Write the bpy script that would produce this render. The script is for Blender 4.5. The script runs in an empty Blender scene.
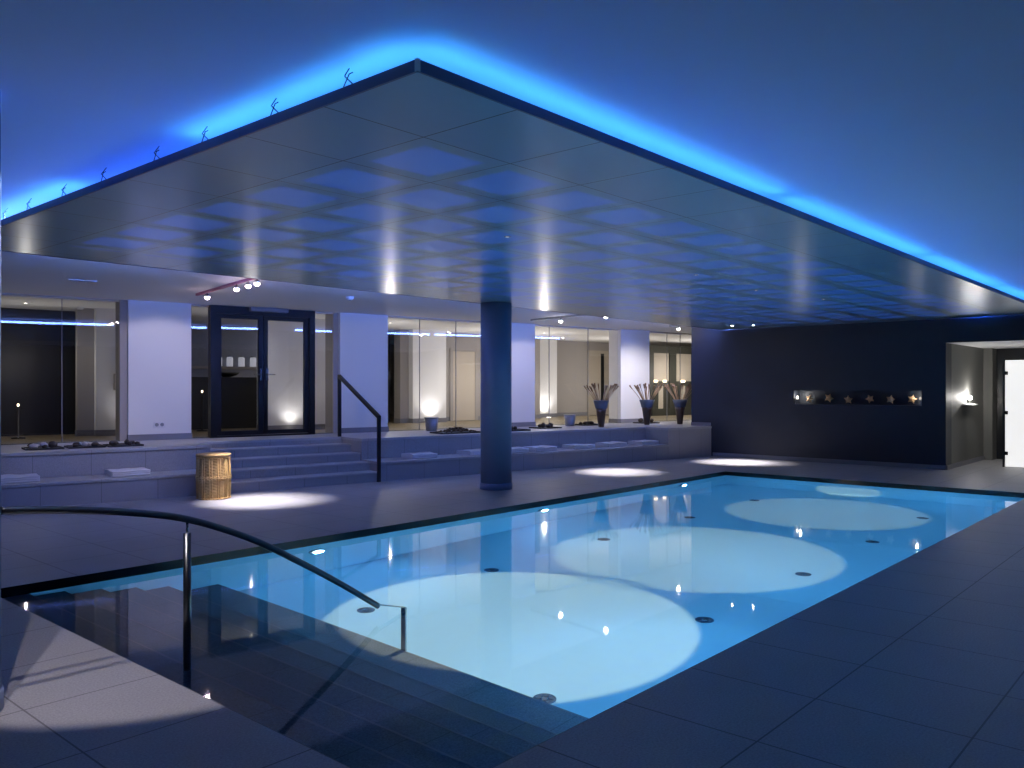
import bpy, bmesh, math, random
from mathutils import Vector, Matrix, noise
random.seed(7)
SC = bpy.context.scene
COL = SC.collection
R = math.radians

# ------------------------------------------------------------------ materials
def new_mat(name):
    m = bpy.data.materials.new(name); m.use_nodes = True
    nt = m.node_tree
    return m, nt, nt.nodes['Principled BSDF']

def nd(nt, t, **kw):
    n = nt.nodes.new(t)
    for k, v in kw.items(): setattr(n, k, v)
    return n

def math_n(nt, op, a, b=None, c=None):
    n = nd(nt, 'ShaderNodeMath', operation=op)
    for i, v in enumerate((a, b, c)):
        if v is None: continue
        if isinstance(v, (int, float)): n.inputs[i].default_value = v
        else: nt.links.new(v, n.inputs[i])
    return n.outputs[0]

def mix_col(nt, f, a, b):
    n = nd(nt, 'ShaderNodeMix', data_type='RGBA')
    for i, v in ((0, f), (6, a), (7, b)):
        if isinstance(v, tuple): n.inputs[i].default_value = (*v, 1)
        elif isinstance(v, (int, float)): n.inputs[i].default_value = v
        else: nt.links.new(v, n.inputs[i])
    return n.outputs[2]

def noise_n(nt, vec, scale, detail=3, rough=.5):
    n = nd(nt, 'ShaderNodeTexNoise'); n.inputs['Scale'].default_value = scale
    n.inputs['Detail'].default_value = detail; n.inputs['Roughness'].default_value = rough
    if vec is not None: nt.links.new(vec, n.inputs['Vector'])
    return n.outputs['Fac']

def plain(name, col, rough=.5, metal=0, bump=0, bscale=40, var=0, vscale=8, emis=None, estr=0, spec=.5):
    m, nt, b = new_mat(name)
    b.inputs['Base Color'].default_value = (*col, 1)
    b.inputs['Roughness'].default_value = rough
    b.inputs['Metallic'].default_value = metal
    b.inputs['Specular IOR Level'].default_value = spec
    tc = nd(nt, 'ShaderNodeTexCoord').outputs['Object']
    if var:
        f = noise_n(nt, tc, vscale, 4, .6)
        lo = tuple(c*(1-var) for c in col); hi = tuple(min(1, c*(1+var)) for c in col)
        nt.links.new(mix_col(nt, f, lo, hi), b.inputs['Base Color'])
    if bump:
        f = noise_n(nt, tc, bscale, 4, .6)
        bp = nd(nt, 'ShaderNodeBump'); bp.inputs['Strength'].default_value = bump; bp.inputs['Distance'].default_value = .01
        nt.links.new(f, bp.inputs['Height']); nt.links.new(bp.outputs[0], b.inputs['Normal'])
    if emis:
        b.inputs['Emission Color'].default_value = (*emis, 1); b.inputs['Emission Strength'].default_value = estr
    return m

def glow(name, col, strength):
    m = bpy.data.materials.new(name); m.use_nodes = True; nt = m.node_tree; nt.nodes.clear()
    o = nd(nt, 'ShaderNodeOutputMaterial'); e = nd(nt, 'ShaderNodeEmission')
    e.inputs[0].default_value = (*col, 1); e.inputs[1].default_value = strength
    nt.links.new(e.outputs[0], o.inputs[0]); return m

def joint_mask(nt, tc, axis, pitch, off, width):
    sep = nd(nt, 'ShaderNodeSeparateXYZ'); nt.links.new(tc, sep.inputs[0])
    v = math_n(nt, 'SUBTRACT', sep.outputs[axis], off)
    d = math_n(nt, 'PINGPONG', v, pitch/2)
    return math_n(nt, 'LESS_THAN', d, width/2)

def stone(name, col, rough=.5, var=.25, joints=(), joint_dark=.45, speck=.3, spec=.4):
    """stone slabs: fine grain, cloudy variation, dark joints along given axes"""
    m, nt, b = new_mat(name)
    tc = nd(nt, 'ShaderNodeTexCoord').outputs['Object']
    f1 = noise_n(nt, tc, 1.7, 4, .6); f2 = noise_n(nt, tc, 90, 2, .7)
    c = mix_col(nt, f1, tuple(x*(1-var) for x in col), tuple(x*(1+var) for x in col))
    g = nd(nt, 'ShaderNodeMapRange'); nt.links.new(f2, g.inputs[0])
    g.inputs[1].default_value = .3; g.inputs[2].default_value = .7; g.inputs[3].default_value = 1-speck; g.inputs[4].default_value = 1+speck
    mul = nd(nt, 'ShaderNodeMix', data_type='RGBA', blend_type='MULTIPLY'); mul.inputs[0].default_value = 1
    nt.links.new(c, mul.inputs[6]); nt.links.new(g.outputs[0], mul.inputs[7]); c = mul.outputs[2]
    mask = None
    for j in joints:
        k = joint_mask(nt, tc, *j)
        mask = k if mask is None else math_n(nt, 'MAXIMUM', mask, k)
    if mask is not None:
        c = mix_col(nt, mask, c, tuple(x*joint_dark for x in col))
    nt.links.new(c, b.inputs['Base Color'])
    b.inputs['Roughness'].default_value = rough; b.inputs['Specular IOR Level'].default_value = spec
    bp = nd(nt, 'ShaderNodeBump'); bp.inputs['Strength'].default_value = .15; bp.inputs['Distance'].default_value = .004
    nt.links.new(f2, bp.inputs['Height']); nt.links.new(bp.outputs[0], b.inputs['Normal'])
    return m

def mat_glass(name, tint, ior=1.5, rough=0.0):
    """pane: clear body, mirror-like face by the Fresnel law of its outer faces"""
    m = bpy.data.materials.new(name); m.use_nodes = True; nt = m.node_tree; nt.nodes.clear()
    o = nd(nt, 'ShaderNodeOutputMaterial'); t = nd(nt, 'ShaderNodeBsdfTransparent'); g = nd(nt, 'ShaderNodeBsdfGlossy')
    t.inputs[0].default_value = (*tint, 1); g.inputs['Roughness'].default_value = rough
    fr = nd(nt, 'ShaderNodeFresnel'); fr.inputs[0].default_value = ior
    geo = nd(nt, 'ShaderNodeNewGeometry')
    fac = math_n(nt, 'MULTIPLY', fr.outputs[0], math_n(nt, 'SUBTRACT', 1.0, geo.outputs['Backfacing']))
    fac = math_n(nt, 'MINIMUM', math_n(nt, 'MULTIPLY', fac, 1.8), 1.0)
    mx = nd(nt, 'ShaderNodeMixShader'); nt.links.new(fac, mx.inputs[0])
    nt.links.new(t.outputs[0], mx.inputs[1]); nt.links.new(g.outputs[0], mx.inputs[2]); nt.links.new(mx.outputs[0], o.inputs[0])
    return m

def mat_water():
    m = bpy.data.materials.new('pool water'); m.use_nodes = True; nt = m.node_tree; nt.nodes.clear()
    o = nd(nt, 'ShaderNodeOutputMaterial'); r = nd(nt, 'ShaderNodeBsdfRefraction'); g = nd(nt, 'ShaderNodeBsdfGlossy')
    r.inputs['IOR'].default_value = 1.33; r.inputs['Roughness'].default_value = 0
    r.inputs[0].default_value = (.90, .97, 1, 1)
    g.inputs['Roughness'].default_value = .035
    fr = nd(nt, 'ShaderNodeFresnel'); fr.inputs[0].default_value = 1.33
    mx = nd(nt, 'ShaderNodeMixShader'); nt.links.new(fr.outputs[0], mx.inputs[0])
    nt.links.new(r.outputs[0], mx.inputs[1]); nt.links.new(g.outputs[0], mx.inputs[2]); nt.links.new(mx.outputs[0], o.inputs[0])
    return m

PX0, PX1, PY0, PY1 = 2.28, 17.06, 2.52, 8.80      # hung ceiling panel outline
PZ = 2.84
def mat_panel():
    """satin metal ceiling cassettes with dark joints; all but the border ones carry a blue back-lit square"""
    m, nt, b = new_mat('satin ceiling cassettes')
    tc = nd(nt, 'ShaderNodeTexCoord').outputs['Object']
    sep = nd(nt, 'ShaderNodeSeparateXYZ'); nt.links.new(tc, sep.inputs[0])
    px, py, pitch = 2.925-.013, 3.185-.013, .6735
    dx = math_n(nt, 'PINGPONG', math_n(nt, 'SUBTRACT', sep.outputs[0], px), pitch/2)
    dy = math_n(nt, 'PINGPONG', math_n(nt, 'SUBTRACT', sep.outputs[1], py), pitch/2)
    jd = math_n(nt, 'MINIMUM', dx, dy)
    joint = math_n(nt, 'LESS_THAN', jd, .0045)
    sq = nd(nt, 'ShaderNodeMapRange', interpolation_type='SMOOTHSTEP'); nt.links.new(jd, sq.inputs[0])
    sq.inputs[1].default_value = .085; sq.inputs[2].default_value = .125
    s = sq.outputs[0]
    for ax, lim, op in ((0, px, 'GREATER_THAN'), (1, py, 'GREATER_THAN'), (1, 8.05, 'LESS_THAN'), (0, 16.3, 'LESS_THAN')):
        s = math_n(nt, 'MULTIPLY', s, math_n(nt, op, sep.outputs[ax], lim))
    mp = nd(nt, 'ShaderNodeMapping'); mp.inputs['Scale'].default_value = (1, 1, 1); nt.links.new(tc, mp.inputs[0])
    wav = noise_n(nt, mp.outputs[0], 2.2, 3, .55)
    base = mix_col(nt, s, (.27, .42, .57), (.17, .29, .50))
    base = mix_col(nt, joint, base, (.05, .06, .07))
    nt.links.new(base, b.inputs['Base Color'])
    b.inputs['Metallic'].default_value = .25; b.inputs['Roughness'].default_value = .30
    b.inputs['Coat Weight'].default_value = .35; b.inputs['Coat IOR'].default_value = 1.6; b.inputs['Coat Roughness'].default_value = .26
    b.inputs['Emission Color'].default_value = (.015, .10, .62, 1)
    nt.links.new(math_n(nt, 'MULTIPLY', s, .21), b.inputs['Emission Strength'])
    bp = nd(nt, 'ShaderNodeBump'); bp.inputs['Strength'].default_value = .16; bp.inputs['Distance'].default_value = .01
    nt.links.new(wav, bp.inputs['Height']); nt.links.new(bp.outputs[0], b.inputs['Normal'])
    return m

MT = {}
MT['deck'] = stone('grey granite deck slabs', (.33, .325, .34), .5, .12, [(0, .665, 2.11, .009), (1, .70, 2.30, .009)], .4, .22)
MT['lip'] = plain('black wet pool lip', (.006, .007, .009), .25)
MT['paint'] = plain('light blue pool lining', (.48, .74, .83), .6, var=.03)
MT['dark_stone'] = stone('black pool step stone', (.13, .16, .20), .45, .2, [(1, .70, 2.30, .006)], .5, .3)
MT['bench'] = stone('blue grey bench slabs', (.32, .32, .34), .55, .08, [(0, .72, .12, .008)], .6, .15)
MT['bench_top'] = stone('blue grey bench capping', (.40, .40, .42), .5, .08, [(0, 1.44, .12, .006)], .6, .15)
MT['white'] = plain('white plaster', (.80, .80, .80), .75, bump=.03)
MT['ceil'] = plain('white ceiling paint', (.78, .78, .79), .8)
MT['navy'] = plain('dark navy wall paint', (.020, .025, .038), .55, var=.1, vscale=2)
MT['reveal'] = plain('dark grey wall paint', (.16, .16, .15), .6, var=.08, vscale=3)
MT['skirt'] = plain('grey stone skirting', (.20, .20, .23), .5, var=.1)
MT['panel'] = mat_panel()
MT['rim'] = plain('dark blue metal edge profile', (.10, .10, .17), .35, .5)
MT['blue'] = glow('blue neon tube', (.06, .38, 1.0), 12)
MT['blue_fill'] = glow('added blue fill tube of the inner row', (.015, .12, 1.0), 560)  # unseen tubes above the panel, added to spread blue over the ceiling
MT['blue_rear'] = glow('bright blue neon tube', (.15, .27, 1.0), 60)
MT['blue_back_fill'] = glow('added blue fill tube behind the rear edge', (.17, .29, 1.0), 900)  # second hidden rear tube, added to brighten the ceiling band
MT['steel'] = plain('brushed stainless steel', (.42, .44, .45), .22, 1.0)
MT['steel_dark'] = plain('dark burnished steel', (.16, .17, .18), .3, 1.0)
MT['black'] = plain('black of steel and unlit wall', (.008, .008, .010), .35)
MT['frame'] = plain('black door frame coating', (.006, .006, .008), .4, spec=.25)
MT['glass'] = mat_glass('clear window pane', (.89, .885, .88))
MT['water'] = mat_water()
MT['column'] = plain('column render tinted by blue light', (.20, .255, .41), .5, var=.06, vscale=2)  # blue light falling on the columns is put into the base colour
MT['towel'] = plain('white terry towelling', (.78, .78, .80), .95, bump=.5, bscale=160)
MT['tray'] = plain('black slate tray', (.02, .02, .022), .5, bump=.3)
MT['rock'] = plain('rough dark stone', (.055, .042, .034), .8, bump=.6, var=.5, vscale=14)
MT['rock_pale'] = plain('pale stone', (.55, .50, .47), .7, bump=.4, var=.2)
MT['bark'] = plain('brown bark chip', (.075, .048, .028), .9, bump=.5, var=.5, vscale=20)
MT['zinc'] = plain('grey zinc', (.27, .28, .31), .45, .5, var=.15, vscale=12)
MT['vase'] = plain('dark brown vase wood', (.050, .026, .016), .4, var=.4, vscale=9)
MT['collar'] = plain('blue grey vase collar', (.10, .12, .15), .6, var=.3, vscale=20)  # blue grey tone of the flared collar
MT['stalk'] = plain('dried brown stalk', (.34, .22, .13), .8, var=.4, vscale=30)
MT['seed'] = plain('dried seed head', (.24, .15, .09), .9, bump=.6, var=.4, vscale=40)
MT['star'] = plain('orange tan starfish', (.62, .38, .20), .7, bump=.5, bscale=60, var=.2, vscale=20)
MT['lobby_floor'] = plain('olive beige floor tiles', (.20, .16, .095), .45, var=.12, vscale=2)
MT['lobby_wall'] = plain('warm grey wall paint', (.37, .345, .33), .8)
MT['lobby_dark'] = plain('near black of bar and dark room', (.006, .006, .006), .5)
MT['olive'] = plain('dark olive door paint', (.050, .050, .038), .5)
MT['cream'] = plain('cream door lacquer', (.52, .46, .38), .55)
MT['bulb'] = glow('hot halogen bulb', (1, .93, .88), 90)
MT['bulb_pink'] = glow('pinkish halogen bulb', (1, .74, .80), 60)
MT['warm'] = glow('warm lamp globe', (1, .80, .55), 5)
MT['lens'] = glow('warm white downlight lens', (1, .92, .80), 6)
MT['bulb_small'] = glow('small lamp globe', (1, .93, .80), 9)
MT['lens_dim'] = glow('deep recessed lens', (1, .9, .8), .5)
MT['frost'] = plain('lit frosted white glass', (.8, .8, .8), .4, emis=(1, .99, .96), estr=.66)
MT['pink'] = plain('dusty red rail lacquer', (.50, .13, .20), .35)
MT['plastic'] = plain('white plastic', (.75, .75, .78), .4)
MT['grey'] = plain('grey plastic', (.22, .22, .24), .5)
MT['inlet'] = plain('brushed steel inlet ring', (.10, .14, .19), .35, .6)

def wicker():
    m, nt, b = new_mat('woven honey wicker')
    tc = nd(nt, 'ShaderNodeTexCoord').outputs['Object']
    f = noise_n(nt, tc, 30, 3, .6)
    nt.links.new(mix_col(nt, f, (.42, .23, .065), (.80, .52, .20)), b.inputs['Base Color'])
    b.inputs['Roughness'].default_value = .55
    return m
MT['wicker'] = wicker()

# ------------------------------------------------------------------ mesh helpers
class M:
    def __init__(s): s.bm = bmesh.new(); s.mats = []
    def mi(s, k):
        m = MT[k]
        if m not in s.mats: s.mats.append(m)
        return s.mats.index(m)
    def face(s, vs, i, smooth=False):
        try: f = s.bm.faces.new(vs)
        except ValueError: return None
        f.material_index = i; f.smooth = smooth; return f
    def box(s, x0, x1, y0, y1, z0, z1, mat, faces=None):
        i = s.mi(mat)
        v = [s.bm.verts.new(p) for p in ((x0,y0,z0),(x1,y0,z0),(x1,y1,z0),(x0,y1,z0),(x0,y0,z1),(x1,y0,z1),(x1,y1,z1),(x0,y1,z1))]
        q = {'-z':(3,2,1,0),'+z':(4,5,6,7),'-y':(0,1,5,4),'+x':(1,2,6,5),'+y':(2,3,7,6),'-x':(3,0,4,7)}
        for k, ids in q.items():
            s.face([v[j] for j in ids], s.mi(faces[k]) if faces and k in faces else i)
        return s
    def prism(s, poly, z0, z1, mat):
        i = s.mi(mat); n = len(poly)
        a = [s.bm.verts.new((x, y, z0)) for x, y in poly]; b = [s.bm.verts.new((x, y, z1)) for x, y in poly]
        s.face(a[::-1], i); s.face(b, i)
        for k in range(n): s.face([a[k], a[(k+1)%n], b[(k+1)%n], b[k]], i)
        return s
    def extrude_x(s, poly, x0, x1, mat, segs=1, fn=None, smooth=False):
        """profile in (y,z) swept along x; fn(x,y,z)->(x,y,z) lets it sag"""
        i = s.mi(mat); n = len(poly); rings = []
        for k in range(segs+1):
            x = x0+(x1-x0)*k/segs
            rings.append([s.bm.verts.new(fn(x, y, z) if fn else (x, y, z)) for y, z in poly])
        s.face(rings[0][::-1], i); s.face(rings[-1], i)
        for k in range(segs):
            for j in range(n): s.face([rings[k][j], rings[k][(j+1)%n], rings[k+1][(j+1)%n], rings[k+1][j]], i, smooth)
        return s
    def lathe(s, prof, mat, seg=32, c=(0,0,0), smooth=True, fn=None):
        i = s.mi(mat); rings = []
        for r, z in prof:
            ring = []
            for k in range(seg):
                a = 2*math.pi*k/seg; rr = fn(r, z, a) if fn else r
                ring.append(s.bm.verts.new((c[0]+rr*math.cos(a), c[1]+rr*math.sin(a), c[2]+z)))
            rings.append(ring)
        for j in range(len(rings)-1):
            for k in range(seg): s.face([rings[j][k], rings[j][(k+1)%seg], rings[j+1][(k+1)%seg], rings[j+1][k]], i, smooth)
        s.face(rings[0][::-1], i); s.face(rings[-1], i)
        return s
    def tube(s, pts, r, mat, seg=12, r1=None, smooth=True):
        i = s.mi(mat); pts = [Vector(p) for p in pts]; rings = []; n = len(pts); up = None
        for k, p in enumerate(pts):
            d = (pts[min(k+1, n-1)]-pts[max(k-1, 0)]).normalized()
            if up is None: up = d.orthogonal().normalized()
            else: up = (up-d*up.dot(d)).normalized()
            w = d.cross(up); rr = r if r1 is None else r+(r1-r)*k/max(1, n-1)
            rings.append([s.bm.verts.new(p+(up*math.cos(2*math.pi*t/seg)+w*math.sin(2*math.pi*t/seg))*rr) for t in range(seg)])
        for j in range(n-1):
            for k in range(seg): s.face([rings[j][k], rings[j][(k+1)%seg], rings[j+1][(k+1)%seg], rings[j+1][k]], i, smooth)
        s.face(rings[0][::-1], i); s.face(rings[-1], i)
        return s
    def ball(s, c, rx, ry, rz, mat, sub=2, rough=0, seed=0):
        i = s.mi(mat)
        g = bmesh.ops.create_icosphere(s.bm, subdivisions=sub, radius=1)
        for v in g['verts']:
            q = v.co.copy(); k = 1+rough*noise.noise(q*1.7+Vector((seed*3.1, seed*1.7, seed)))
            v.co = Vector((c[0]+q.x*rx*k, c[1]+q.y*ry*k, c[2]+q.z*rz*k))
            for f in v.link_faces: f.material_index = i; f.smooth = True
        return s
    def build(s, name, parent=None, loc=None, rz=0, bevel=0, seg=2, subsurf=0):
        bmesh.ops.recalc_face_normals(s.bm, faces=s.bm.faces[:])
        me = bpy.data.meshes.new(name); s.bm.to_mesh(me); s.bm.free()
        for m in s.mats: me.materials.append(m)
        o = bpy.data.objects.new(name, me); COL.objects.link(o)
        if parent: o.parent = parent
        if loc is not None: o.location = loc
        if rz: o.rotation_euler = (0, 0, rz)
        if bevel:
            b = o.modifiers.new('soft edge', 'BEVEL'); b.width = bevel; b.segments = seg; b.limit_method = 'ANGLE'; b.angle_limit = R(40)
        if subsurf:
            b = o.modifiers.new('smooth', 'SUBSURF'); b.levels = subsurf; b.render_levels = subsurf
        return o

def tag(o, label=None, cat=None, group=None, kind=None):
    if label: o['label'] = label
    if cat: o['category'] = cat
    if group: o['group'] = group
    if kind: o['kind'] = kind
    return o
def struct(o): o['kind'] = 'structure'; return o
def empty(name, loc, rz=0):
    o = bpy.data.objects.new(name, None); COL.objects.link(o); o.location = loc; o.rotation_euler = (0, 0, rz)
    o.empty_display_size = .1; return o
def dup(root, loc, rz):
    r = root.copy(); COL.objects.link(r); r.location = loc; r.rotation_euler = (0, 0, rz)
    for ch in list(root.children):
        c = ch.copy(); COL.objects.link(c); c.parent = r
        for g in ch.children:
            d = g.copy(); COL.objects.link(d); d.parent = c
    return r

# frame of the slanting rear wall: s runs along the bench front, n runs back from it
TH = R(-11.3); OX, OY = 8.845, 10.68
def W(s, n, z=0): return (OX+math.cos(TH)*s-math.sin(TH)*n, OY+math.sin(TH)*s+math.cos(TH)*n, z)
LOC = (OX, OY, 0)
def rear(m, name, parent=None, **kw):       # mesh written in (s,n,z)
    if parent is not None: return m.build(name, parent, **kw)
    return m.build(name, None, loc=LOC, rz=TH, **kw)

CZ = 2.98      # ceiling
TZ = .675      # terrace and lobby floor level
QX0, QX1, QY0, QY1 = 2.11, 14.15, 2.30, 7.20   # pool
WZ = -.07

# ------------------------------------------------------------------ setting: floor, ceiling, walls
f = M()
lf = lambda k: {k: 'lip'}
f.box(-3.5, QX0, -3.5, 16, -.11, 0, 'deck', lf('+x'))
f.box(QX1, 20.6, -3.5, 12, -.11, 0, 'deck', lf('-x'))
f.box(QX0, QX1, -3.5, QY0, -.11, 0, 'deck', lf('+y'))
f.box(QX0, QX1, QY1, 16, -.11, 0, 'deck', lf('-y'))
struct(f.build('floor'))

c = M(); c.box(-3.6, 28, -3.6, 24, CZ, CZ+.1, 'ceil'); struct(c.build('ceiling'))

w = M(); w.box(-3.6, -3.5, -3.6, 24, -.11, CZ, 'white'); struct(w.build('wall_left'))
w = M(); w.box(-3.5, 17.1, -3.6, -3.5, -.11, CZ, 'navy'); struct(w.build('wall_front'))

# dark end wall with a long niche and the corridor opening
NY0, NY1, NZ0, NZ1 = 4.62, 7.13, 1.20, 1.49
w = M(); X0, X1 = 17.1, 17.5
w.box(X0, X1, 4.2, 9.55, 0, NZ0, 'navy'); w.box(X0, X1, 4.2, 9.55, NZ1, CZ, 'navy')
w.box(X0, X1, 4.2, NY0, NZ0, NZ1, 'navy'); w.box(X0, X1, NY1, 9.55, NZ0, NZ1, 'navy')
w.box(17.38, X1, NY0, NY1, NZ0, NZ1, 'navy')
w.box(X0, X1, 1.0, 4.2, 2.39, CZ, 'navy', {'-z': 'white'})
w.box(X0, X1, -3.5, 1.0, 0, CZ, 'navy')
wall_end = struct(w.build('wall_right'))
b = M(); b.box(17.075, 17.1, 4.2, 9.0, 0, .085, 'skirt'); b.box(17.075, 17.1, 9.06, 9.55, TZ+.001, TZ+.08, 'skirt'); struct(b.build('baseboard_right'))
# corridor
w = M(); w.box(17.5, 20.1, 4.2, 4.5, 0, CZ, 'reveal'); w.box(20.1, 20.5, 4.03, 4.5, 0, CZ, 'reveal'); struct(w.build('wall_corridor_side'))
w = M(); w.box(20.5, 20.6, .9, 4.5, 0, CZ, 'black'); struct(w.build('wall_corridor_end'))  # black puts the darkness this wall lies in into its colour
w = M(); w.box(17.5, 20.5, .9, 1.0, 0, CZ, 'reveal'); struct(w.build('wall_corridor_far'))
w = M(); w.box(17.5, 20.5, 1.0, 4.2, 2.39, 2.45, 'white'); struct(w.build('ceiling_corridor'))
b = M(); b.box(17.12, 20.1, 4.178, 4.2, 0, .085, 'skirt'); struct(b.build('baseboard_corridor'))

# frosted glass door of the corridor
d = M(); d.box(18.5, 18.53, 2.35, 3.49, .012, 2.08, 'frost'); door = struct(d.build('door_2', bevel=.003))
d = M(); d.box(18.50, 18.54, 3.505, 3.535, 0, 2.12, 'black'); d.build('door_post', door)
for z in (.27, 1.06, 1.83):
    d = M(); d.box(18.47, 18.56, 3.44, 3.515, z-.035, z+.035, 'black'); d.build('hinge', door, bevel=.006)

# ------------------------------------------------------------------ pool
p = M(); t = .2
p.box(QX0-t, QX1+t, QY0-t, QY1+t, -1.55, -1.35, 'paint')
p.box(QX0-t, QX0, QY0-t, QY1+t, -1.35, -.11, 'paint'); p.box(QX1, QX1+t, QY0-t, QY1+t, -1.35, -.11, 'paint')
p.box(QX0, QX1, QY0-t, QY0, -1.35, -.11, 'paint'); p.box(QX0, QX1, QY1, QY1+t, -1.35, -.11, 'paint')
basin = struct(p.build('pool_basin'))
wt = M(); i = wt.mi('water'); nx = 1
vs = [wt.bm.verts.new(q) for q in ((QX0, QY0, WZ), (QX1, QY0, WZ), (QX1, QY1, WZ), (QX0, QY1, WZ))]
wt.face(vs, i, True); water = struct(wt.build('water'))
for fc in water.data.polygons: fc.use_smooth = True

st = M()
nos = [(2.402, -.105), (2.665, -.22), (2.955, -.36), (3.245, -.53), (3.535, -.70), (4.01, -.97)]
prof = []; x = QX0; i = st.mi('dark_stone')
pts = [(QX0, -1.349)]
for xe, z in nos: pts += [(x, z), (xe, z)]; x = xe
pts.append((nos[-1][0], -1.349))
a = [st.bm.verts.new((px, QY0+.002, pz)) for px, pz in pts]; bq = [st.bm.verts.new((px, QY1-.002, pz)) for px, pz in pts]
st.face(a, i); st.face(bq[::-1], i)
for k in range(len(pts)): st.face([a[k], bq[k], bq[(k+1) % len(pts)], a[(k+1) % len(pts)]], i)
steps = tag(st.build('pool_steps', bevel=.006), 'wide flight of black stone steps going down into the pool water', 'steps')

x = QX0
for xe, z in nos:
    m = M(); m.box(xe-.012, xe+.002, QY0+.004, QY1-.004, z-.004, z+.0015, 'skirt'); nz = m.build('nosing', steps); nz.cycles.is_caustics_receiver = True
basin.cycles.is_caustics_receiver = True; steps.cycles.is_caustics_receiver = True
water.cycles.is_caustics_caster = True

# floor inlets of the pool
def make_inlet(x, y):
    r = empty('floor_inlet', (x, y, -1.35))
    m = M(); m.lathe([(.10, 0), (.10, .008), (.085, .014), (.085, .004), (.0, .004)][:4], 'inlet', 28); m.build('ring', r)
    m = M(); m.lathe([(.035, .0), (.035, .012), (.02, .016)], 'steel', 16)
    for k in range(6):
        a_ = k*math.pi/3; m.tube([(.03*math.cos(a_), .03*math.sin(a_), .009), (.088*math.cos(a_), .088*math.sin(a_), .009)], .006, 'inlet', 6)
    m.build('grille', r)
    for ch in r.children: ch.cycles.is_caustics_receiver = True
    return r
first = make_inlet(4.34, 3.53); first.scale = (.8, .8, 1)
spots = [(6.42, 3.46), (8.37, 3.39), (10.39, 3.36), (12.48, 3.36), (4.68, 5.85), (6.43, 5.95), (8.45, 5.93), (10.48, 5.88), (12.55, 5.88)]
names_in = ['beside the deck edge nearest the steps', 'second along the deck side counted from the steps', 'third along the deck side counted from the steps',
            'fourth along the deck side counted from the steps', 'fifth along the deck side, nearest the dark wall',
            'just off the foot of the steps on the bench side', 'second from the steps on the bench side', 'third from the steps on the bench side',
            'fourth from the steps on the bench side', 'fifth from the steps on the bench side']
inl = [first]+[dup(first, (x, y, -1.35), 0) for x, y in spots]
for o, nm in zip(inl, names_in):
    tag(o, 'round steel pool floor inlet, '+nm, 'pool inlet', 'round inlets in the pool floor')
    for ch in o.children: ch.cycles.is_caustics_receiver = True

# underwater lamps on the bench-side wall, and added unseen ones on the opposite wall
def uw_lamp(x, side):
    y = QY1 if side > 0 else QY0
    r = empty('underwater_lamp', (x, y, -.42), 0 if side > 0 else math.pi)
    m = M(); m.lathe([(.095, 0), (.095, .02), (.075, .03), (.072, .012)], 'steel', 28)
    for v in m.bm.verts: v.co = Vector((v.co.x, -v.co.z, v.co.y))
    m.build('bezel', r)
    m = M(); m.lathe([(.07, .0), (.07, .014), (.04, .022)], 'uw_lens', 24)
    for v in m.bm.verts: v.co = Vector((v.co.x, -v.co.z, v.co.y))
    m.build('lens', r)
    return r
MT['uw_lens'] = glow('underwater lamp lens', (.75, .93, 1), 2.2)
uw = [(5.11, 1, 'nearest the pool steps'), (8.80, 1, 'the middle one of three'), (12.57, 1, 'nearest the dark wall')]
for x, s_, nm in uw:
    tag(uw_lamp(x, s_), 'small round white lamp in the bench-side pool wall, '+nm, 'pool lamp', 'lamps in the bench-side pool wall')

# ------------------------------------------------------------------ pool handrail
RY = 4.584
def spline(ctrl, n=10):
    out = []
    for k in range(len(ctrl)-1):
        p0 = Vector(ctrl[max(k-1, 0)]); p1 = Vector(ctrl[k]); p2 = Vector(ctrl[k+1]); p3 = Vector(ctrl[min(k+2, len(ctrl)-1)])
        for j in range(n):
            t_ = j/n
            out.append(.5*((2*p1)+(p2-p0)*t_+(2*p0-5*p1+4*p2-p3)*t_*t_+(3*p1-p0-3*p2+p3)*t_**3))
    out.append(Vector(ctrl[-1])); return out
hr = empty('pool_handrail', (2.364, RY, -.104))
def loc_pts(pts): return [(x-2.364, y-RY, z+.104) for x, y, z in pts]
rail = spline([(1.402, RY, .945), (1.676, RY, .918), (2.035, RY, .865), (2.375, RY, .785), (2.768, RY, .622), (3.129, RY, .419), (3.446, RY, .226), (3.775, RY, .008)])
m = M(); m.tube(loc_pts(rail), .0205, 'steel_dark', 16); m.build('rail', hr)
m = M(); m.lathe([(.022, 0), (.022, .815)], 'steel_dark', 20); m.build('post', hr)
m = M(); m.lathe([(.007, .81), (.007, .875)], 'steel', 12); m.build('pin', hr)
m = M()
q0, q1 = (3.765-2.364, .018+.104), (4.02-2.364, -.052+.104)
m.extrude_x([(-.022, 0), (.022, 0), (.022, .006), (-.022, .006)], q0[0], q1[0], 'steel', 1, lambda x, y, z: (x, y, z+q0[1]+(q1[1]-q0[1])*(x-q0[0])/(q1[0]-q0[0])))
m.build('end_bar', hr)
m = M(); m.box(4.008-2.364, 4.022-2.364, -.024, .024, -.968+.104, -.046+.104, 'steel'); m.build('end_post', hr)
tag(hr, 'curved stainless handrail leading from the deck down into the pool steps', 'handrail')

# ------------------------------------------------------------------ columns
def column(name, x, y, r, z1):
    m = M(); m.lathe([(r, .0), (r, z1)], 'column', 64); o = struct(m.build(name, None, loc=(x, y, 0)))
    m = M(); m.lathe([(r+.004, 0), (r+.012, .003), (r+.012, .095), (r+.004, .10)], 'column', 64); m.build('plinth', o)
    return o
column('pillar_pool', 9.39, 8.595, .238, PZ-.001)
column('pillar_deck', 1.152, 4.596, .245, CZ)

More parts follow.
